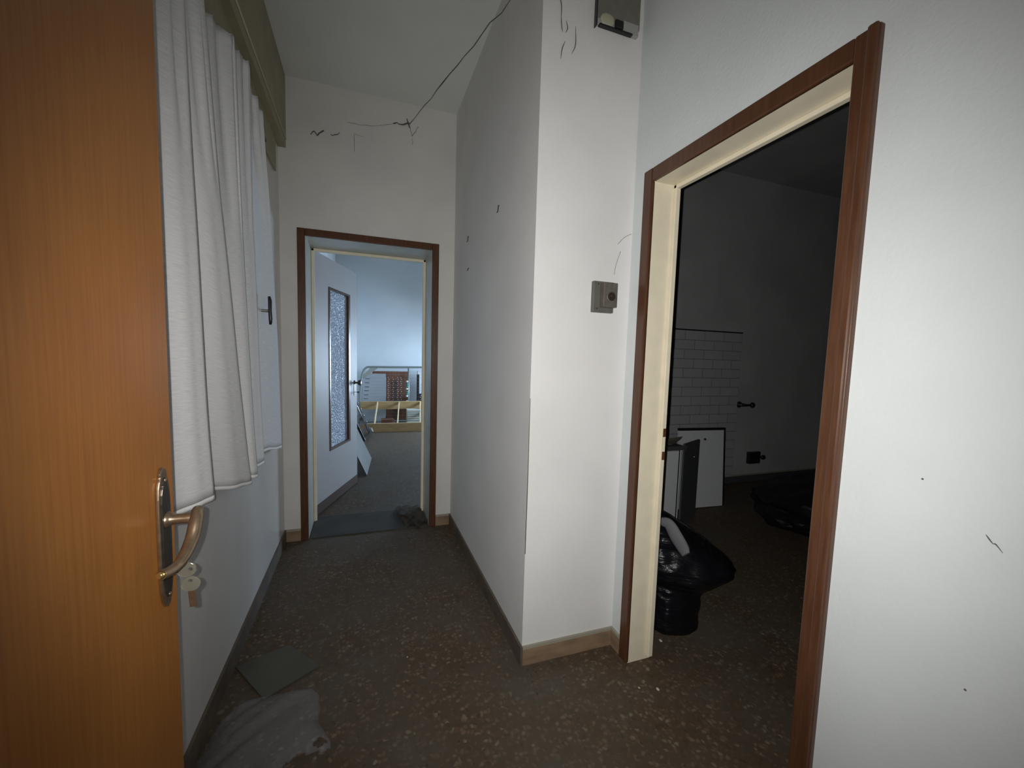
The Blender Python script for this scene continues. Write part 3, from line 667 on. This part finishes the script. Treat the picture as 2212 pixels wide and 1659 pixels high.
# bin bag ---------------------------------------------------------
def bagmesh():
    bm = bmesh.new(); n = 96; rows = 60; g = []
    PR = [(0, .14, 1.48), (.03, .155, 1.48), (.10, .158, 1.48), (.17, .155, 1.48), (.215, .18, 1.48), (.255, .24, 1.48), (.30, .29, 1.48), (.345, .305, 1.475), (.40, .255, 1.46), (.46, .185, 1.44), (.52, .11, 1.42), (.565, .05, 1.405), (.585, .012, 1.40)]
    def pr(t):
        k = t*(len(PR)-1); i = min(int(k), len(PR)-2); f = k-i
        return [a_+(b2-a_)*f for a_, b2 in zip(PR[i], PR[i+1])]
    for j in range(rows+1):
        t = j/rows; z, r, cx = pr(t); ring = []
        for i in range(n):
            th = 2*PI*i/n; ca, sa = math.cos(th), math.sin(th)
            cb = math.cos(th+math.radians(35)); rr = r*(cb*cb+.72*(1-cb*cb)) if cb > 0 else r*.72
            rr = max(rr, min(r, .155))
            lump = .07*noise.noise(Vector((ca*1.7, sa*1.7, z*5+3)))+.05*noise.noise(Vector((ca*3, sa*3, z*26)))+.022*noise.noise(Vector((ca*6, sa*6, z*70)))
            rr *= 1+lump
            x = cx+rr*ca; y = 1.63+rr*sa
            zz = z+.018*noise.noise(Vector((x*7, y*7, 3)))*min(1, t*6)
            ring.append(bm.verts.new((max(x, RX+.012), max(y, 1.30), max(zz, .002))))
        g.append(ring)
    for j in range(rows):
        for i in range(n):
            q = (i+1) % n; f = bm.faces.new((g[j][i], g[j][q], g[j+1][q], g[j+1][i])); f.smooth = True
    bm.faces.new(list(reversed(g[0]))); bm.faces.new(g[-1])
    return bm
me = bpy.data.meshes.new('bin_bag'); b_ = bagmesh(); b_.to_mesh(me); b_.free(); me.materials.append(M['binbag'])
bo = bpy.data.objects.new('bin_bag', me); C.objects.link(bo); bo['label'] = 'glossy black bin bag standing just inside the side room doorway'; bo['category'] = 'bin bag'
gc = catmull([(1.346, 1.545, 0.568), (1.363, 1.51, 0.565), (1.376, 1.475, 0.521), (1.395, 1.445, 0.472), (1.395, 1.425, 0.453)], 5)
mb = MB().tube(gc, [.02+.014*math.sin(PI*i/len(gc)) for i in range(len(gc))], seg=10, flat=.4)
mb.build('grey_rag', 'greycloth', label='grey rag lying over the top of the black bin bag', category='rag')
crumple('bin_bag', (3.62, 2.15, .18), (.62, .55, .23), 'blackfilm', 21, 'large black plastic sack lying in the dark at the back of the side room', 'bin bag', amp=.16, fr=1.6, subdiv=5)

# ------------------------------------------------------------ wall fittings
# stacked key switch boxes on the pier
sw = thing('key_switch', (.965, YP, 1.60), 'grey brown key switch box with a dark round hole on the white pier', 'switch')
MB().box((.911, YP-.020, 1.533), (1.012, YP, 1.663)).build('back_box', 'greyplastic2', sw, bevel=.003)
fb = MB().box((.942, YP-.052, 1.553), (1.008, YP-.0205, 1.655)).build('front_box', 'greyplastic', sw, bevel=.003)
MB().box((.985, YP-.054, 1.630), (1.006, YP-.0515, 1.652)).build('corner_button', 'greyplastic2', fb, bevel=.001)
MB().lathe((.978, YP-.0515, 1.597), (0, -1, 0), [(.0215, 0), (.0215, .0025), (.018, .003)], seg=24).build('socket_ring', 'greyplastic2', fb)
MB().lathe((.978, YP-.0535, 1.597), (0, -1, 0), [(.018, 0), (.018, .0015)], seg=24).build('socket_hole', 'hole', fb)
MB().box((.972, YP-.0570, 1.5985), (.978, YP-.055, 1.6010)).build('contact', 'metal', fb)
for p in ((.934, 1.651), (.930, 1.549)):
    MB().lathe((p[0], YP-.0195, p[1]), (0, -1, 0), [(.003, 0), (.003, .001)], seg=10).build('screw_hole', 'hole', sw)
# box fitting at the top of the pier
fx = thing('wall_lamp_housing', (.98, YP, 2.75), 'grey metal box fitting with a black clip and cream dome high on the pier', 'wall fitting')
MB().box((.874, YP-.020, 2.684), (1.072, YP, 3.04)).build('cover', 'fixture', fx, bevel=.003)
MB().box((.870, YP-.019, 2.654), (.8736, YP, 3.04)).build('gasket', 'black', fx)
MB().box((.882, YP-.026, 2.6535), (1.036, YP-.010, 2.6605)).build('clip_bar', 'black', fx, bevel=.001)
MB().box((.951, YP-.032, 2.661), (.988, YP-.021, 2.690)).build('clip', 'black', fx, bevel=.002)
MB().box((.876, YP-.019, 2.661), (1.068, YP-.002, 2.6835)).build('base_tray', 'lightgrey', fx, bevel=.002)
MB().ball((.919, YP-.021, 2.683), (.034, .008, .026), seg=18).build('dome', 'dome', fx)
MB().box((.992, YP-.0235, 2.664), (1.064, YP-.0205, 2.700)).build('label_plate', 'lightgrey', fx)

MB().tube([(R1+.0005, YP-.0005, .50), (R1+.0015, YP-.0005, .8), (R1+.0005, YP-.0005, 1.165)], [.0016, .002, .001], seg=6).build('trim_5', 'mdark', label='thin brown chipped line down the corner of the pier', **ST)
for p, ll in (((R1, 2.035, 2.093), 'bent nail highest up in the grey corridor wall'), ((R1, 2.673, 2.108), 'nail near the end corner of the corridor wall, upper of two'), ((R1, 2.656, 1.901), 'tiny nail near the end corner of the corridor wall, lower of two')):
    big = p[2] > 2.0
    MB().tube([(p[0]+.004, p[1], p[2]), (p[0]-.006, p[1], p[2]), (p[0]-.008, p[1], p[2]-(.030 if big else .012)), (p[0]-.013, p[1], p[2]-(.036 if big else .014))], .0025, seg=6).build('nail', 'black', label=ll, category='nail')

# cobwebs -----------------------------------------------------------
cw = thing('cobweb', (.3, 3.0, 2.95), 'long dusty cobweb strand crossing under the ceiling above the end doorway', 'cobweb')
def strand(p, q, sag, r, n=14, jit=.006, parent=cw, sd=1):
    P = []
    for i in range(n+1):
        t = i/n; v = Vector(p).lerp(Vector(q), t); v.z -= sag*4*t*(1-t)
        v += Vector((noise.noise(Vector((t*9, sd, 0))), 0, noise.noise(Vector((t*9, sd, 7)))))*jit*(0 if i in (0, n) else 1)
        P.append(v)
    rr = [r*(.5+.9*abs(noise.noise(Vector((i*.8, sd, 3))))) for i in range(n+1)]
    MB().tube(P, rr, seg=5).build('strand', 'cobweb', parent)
Y_ = YE-.006
strand((R1-.002, 1.93, 2.985), (.31, Y_, 2.958), -.0, .0032, sd=1, jit=.012)
strand((.31, Y_, 2.958), (.20, Y_, 2.938), .004, .006, n=6, sd=2, jit=.02)
strand((.20, Y_, 2.938), (-.10, Y_, 2.885), .02, .0013, sd=3)
strand((.31, Y_, 2.955), (.327, Y_, 2.878), .0, .0022, n=6, sd=4)
strand((.327, Y_, 2.878), (.37, Y_, 2.95), .0, .0025, n=6, sd=5)
strand((.29, Y_, 2.99), (.31, Y_, 2.93), .0, .005, n=5, sd=12)
strand((.327, Y_, 2.87), (.33, Y_, 2.82), .0, .0012, n=5, sd=6)
w2_ = thing('cobweb', (-.28, Y_, 2.78), 'small curled cobweb on the end wall beside the shutter box', 'cobweb')
strand((-.246, Y_, 2.80), (-.29, Y_, 2.76), 0, .0065, n=5, parent=w2_, sd=7)
strand((-.29, Y_, 2.765), (-.325, Y_, 2.76), -.02, .004, n=6, parent=w2_, sd=8)
w3_ = thing('cobweb', (-.17, Y_, 2.78), 'short wisp of cobweb on the end wall right of the curled one', 'cobweb')
strand((-.205, Y_, 2.785), (-.15, Y_, 2.805), .01, .004, n=6, parent=w3_, sd=9)
w4_ = thing('cobweb', (-.06, Y_, 2.77), 'thin hanging cobweb thread in the middle of the end wall', 'cobweb')
strand((-.058, Y_, 2.815), (-.056, Y_, 2.70), 0, .0018, n=6, parent=w4_, sd=10)
strand((-.058, Y_, 2.815), (-.0, Y_, 2.81), 0, .0012, n=6, parent=w4_, sd=11)
w5_ = thing('cobweb', (.76, YP, 2.63), 'broken cobweb threads hanging high on the white pier', 'cobweb')
yp = YP-.003
for i, q in enumerate(([(.705, 2.74), (.722, 2.70), (.724, 2.63)], [(.724, 2.655), (.727, 2.62), (.732, 2.60)], [(.745, 2.645), (.753, 2.62), (.745, 2.60)], [(.787, 2.635), (.790, 2.57), (.775, 2.53)], [(.745, 2.57), (.733, 2.54), (.728, 2.50)])):
    MB().tube(catmull([(a_, yp, b__) for a_, b__ in q], 4), [.0006+.0012*math.sin(PI*k/8) for k in range(9)], seg=5).build('strand', 'cobweb', w5_)
w6_ = thing('cobweb', (1.1, YP, 1.92), 'faint cobweb wisps in the corner left of the side door', 'cobweb')
for i, q in enumerate(([(1.03, 1.83), (1.06, 1.86), (1.095, 1.88)], [(1.02, 1.70), (1.025, 1.74), (1.045, 1.80)])):
    MB().tube(catmull([(a_, yp, b__) for a_, b__ in q], 4), .0009, seg=5).build('strand', 'fixture', w6_)
# marks
MB().tube(catmull([(R2-.001, .398, 1.025), (R2-.001, .388, 1.012), (R2-.001, .384, 1.012), (R2-.001, .374, 1.000)], 4), [.0004, .001, .0012, .001, .0008, .0006, .001, .0012, .0012, .001, .0008, .0006, .0004], seg=5).build('hair_scuff', 'scuff', label='dark squiggly hair stuck on the bright wall at the right edge', category='hair')
for p, l_ in (((R2, .498, 1.102), 'tiny dark speck on the right wall at mid height'), ((R2, .399, .712), 'brown speck low on the right wall')):
    MB().ball((p[0], p[1], p[2]), (.0015, .0022, .0022), seg=8).build('speck', 'scuff', label=l_, category='speck')

# ------------------------------------------------------------ on the floor
tl = [(-.505, 1.885), (-.316, 1.965), (-.176, 1.790), (-.361, 1.672)]
o = MB().prism([(x, y, .003+.0) for x, y in tl], (0, 0, .008)).build('loose_tile', 'card', bevel=.001, label='square grey green tile lying on the floor by the left wall', category='tile')
o.location = (0, 0, 0)
# translucent carrier bag
outline = [(-.505, 1.10), (-.508, 1.35), (-.50, 1.47), (-.482, 1.60), (-.43, 1.665), (-.36, 1.675), (-.27, 1.67), (-.19, 1.662), (-.158, 1.625), (-.15, 1.56), (-.152, 1.50), (-.128, 1.455), (-.104, 1.41), (-.102, 1.375), (-.125, 1.362),
           (-.16, 1.372), (-.20, 1.375), (-.24, 1.352), (-.285, 1.295), (-.33, 1.20), (-.36, 1.10)]
def inside(x, y, poly):
    c = False; j = len(poly)-1
    for i in range(len(poly)):
        (xi, yi), (xj, yj) = poly[i], poly[j]
        if (yi > y) != (yj > y) and x < (xj-xi)*(y-yi)/(yj-yi)+xi: c = not c
        j = i
    return c
def edged(x, y):
    b = 9
    for i in range(len(outline)):
        p, q = Vector(outline[i]), Vector(outline[(i+1) % len(outline)]); v = Vector((x, y)); t = max(0, min(1, (v-p).dot(q-p)/(q-p).length_squared)); b = min(b, (v-p.lerp(q, t)).length)
    return b
bm = bmesh.new(); st = .006; grid = {}
nx = int(.44/st); ny = int(.62/st)
def zf(x, y):
    e_ = edged(x, y); dome = 1-math.exp(-e_/.035)
    r1 = Vector((x*.72+y*.69, -x*.69+y*.72, 0))
    fold = .5+.5*noise.noise(Vector((r1.x*5, r1.y*22, 1)))
    return .013 + dome*(.026+.030*fold) + .004*noise.noise(Vector((x*60, y*60, 2)))
def hole(x, y): return ((x+.138)/.020)**2+((y-1.392)/.0065)**2 < 1
for i in range(nx+1):
    for j in range(ny+1):
        x = -.512+i*st; y = 1.08+j*st
        if inside(x, y, outline) and not hole(x, y): grid[i, j] = bm.verts.new((x, y, zf(x, y)))
for (i, j) in list(grid):
    q = [(i, j), (i+1, j), (i+1, j+1), (i, j+1)]
    if all(k in grid for k in q): f = bm.faces.new([grid[k] for k in q]); f.smooth = True
for v in [v for v in bm.verts if not v.link_faces]: bm.verts.remove(v)
bmesh.ops.smooth_vert(bm, verts=bm.verts, factor=.5, use_axis_x=True, use_axis_y=True, use_axis_z=False)
# underside layer closing the bag on the floor
me = bpy.data.meshes.new('plastic_bag'); bm.to_mesh(me); bm.free(); me.materials.append(M['film'])
pb = bpy.data.objects.new('plastic_bag', me); C.objects.link(pb); pb['label'] = 'translucent whitish plastic carrier bag crumpled on the floor at the foot of the wooden door'; pb['category'] = 'plastic bag'
md = pb.modifiers.new('s', 'SOLIDIFY'); md.thickness = .001; md.offset = 0
crumbs = [(1.128, 1.254, .006, 'teardrop white plaster crumb nearest the side door, larger one'), (1.06, 1.285, .0035, 'round white crumb left of the teardrop crumb'), (.181, 1.741, .003, 'lone white crumb in the middle of the corridor floor'),
          (1.338, 1.489, .007, 'pale chip beyond the side door jamb')]
for x, y, r, l_ in crumbs:
    MB().ball((x, y, r*.5), (r, r*1.5, r*.6), seg=8).build('plaster_crumb', 'chip', label=l_, category='crumb', group='plaster crumbs on the floor')
rnd = random.Random(3)
mb = MB()
for k in range(420):
    s = rnd.random()
    if s < .35: x, y = L+.015+abs(rnd.gauss(0, .05)), rnd.uniform(.9, 3.1)
    elif s < .6: x, y = R1-.02-abs(rnd.gauss(0, .04)), rnd.uniform(1.6, 3.1)
    elif s < .8: x, y = rnd.uniform(R1, R2-.02), YP-.02-abs(rnd.gauss(0, .05))
    else: x, y = rnd.uniform(-.35, .6), rnd.uniform(1.0, 3.1)
    if s >= .8 and x > R1-.03 and y > YP: continue
    if x < -.15 and 1.64 < y < 2.0: continue
    r = rnd.uniform(.0012, .0045)
    mb.ball((x, y, r*.4), (r*rnd.uniform(.6, 1.4), r*rnd.uniform(.6, 1.4), r*.5), seg=5)
mb.build('floor_grit', 'dust', label='scattered dark grit and dust crumbs along the corridor walls', category='grit', kind='stuff')
crumple('dust_clump', (.37, 3.35, .018), (.09, .20, .018), 'dust', 31, 'dark fluffy clump of dust on the threshold by the right jamb', 'dust clump', amp=.8, fr=2.4, subdiv=4)
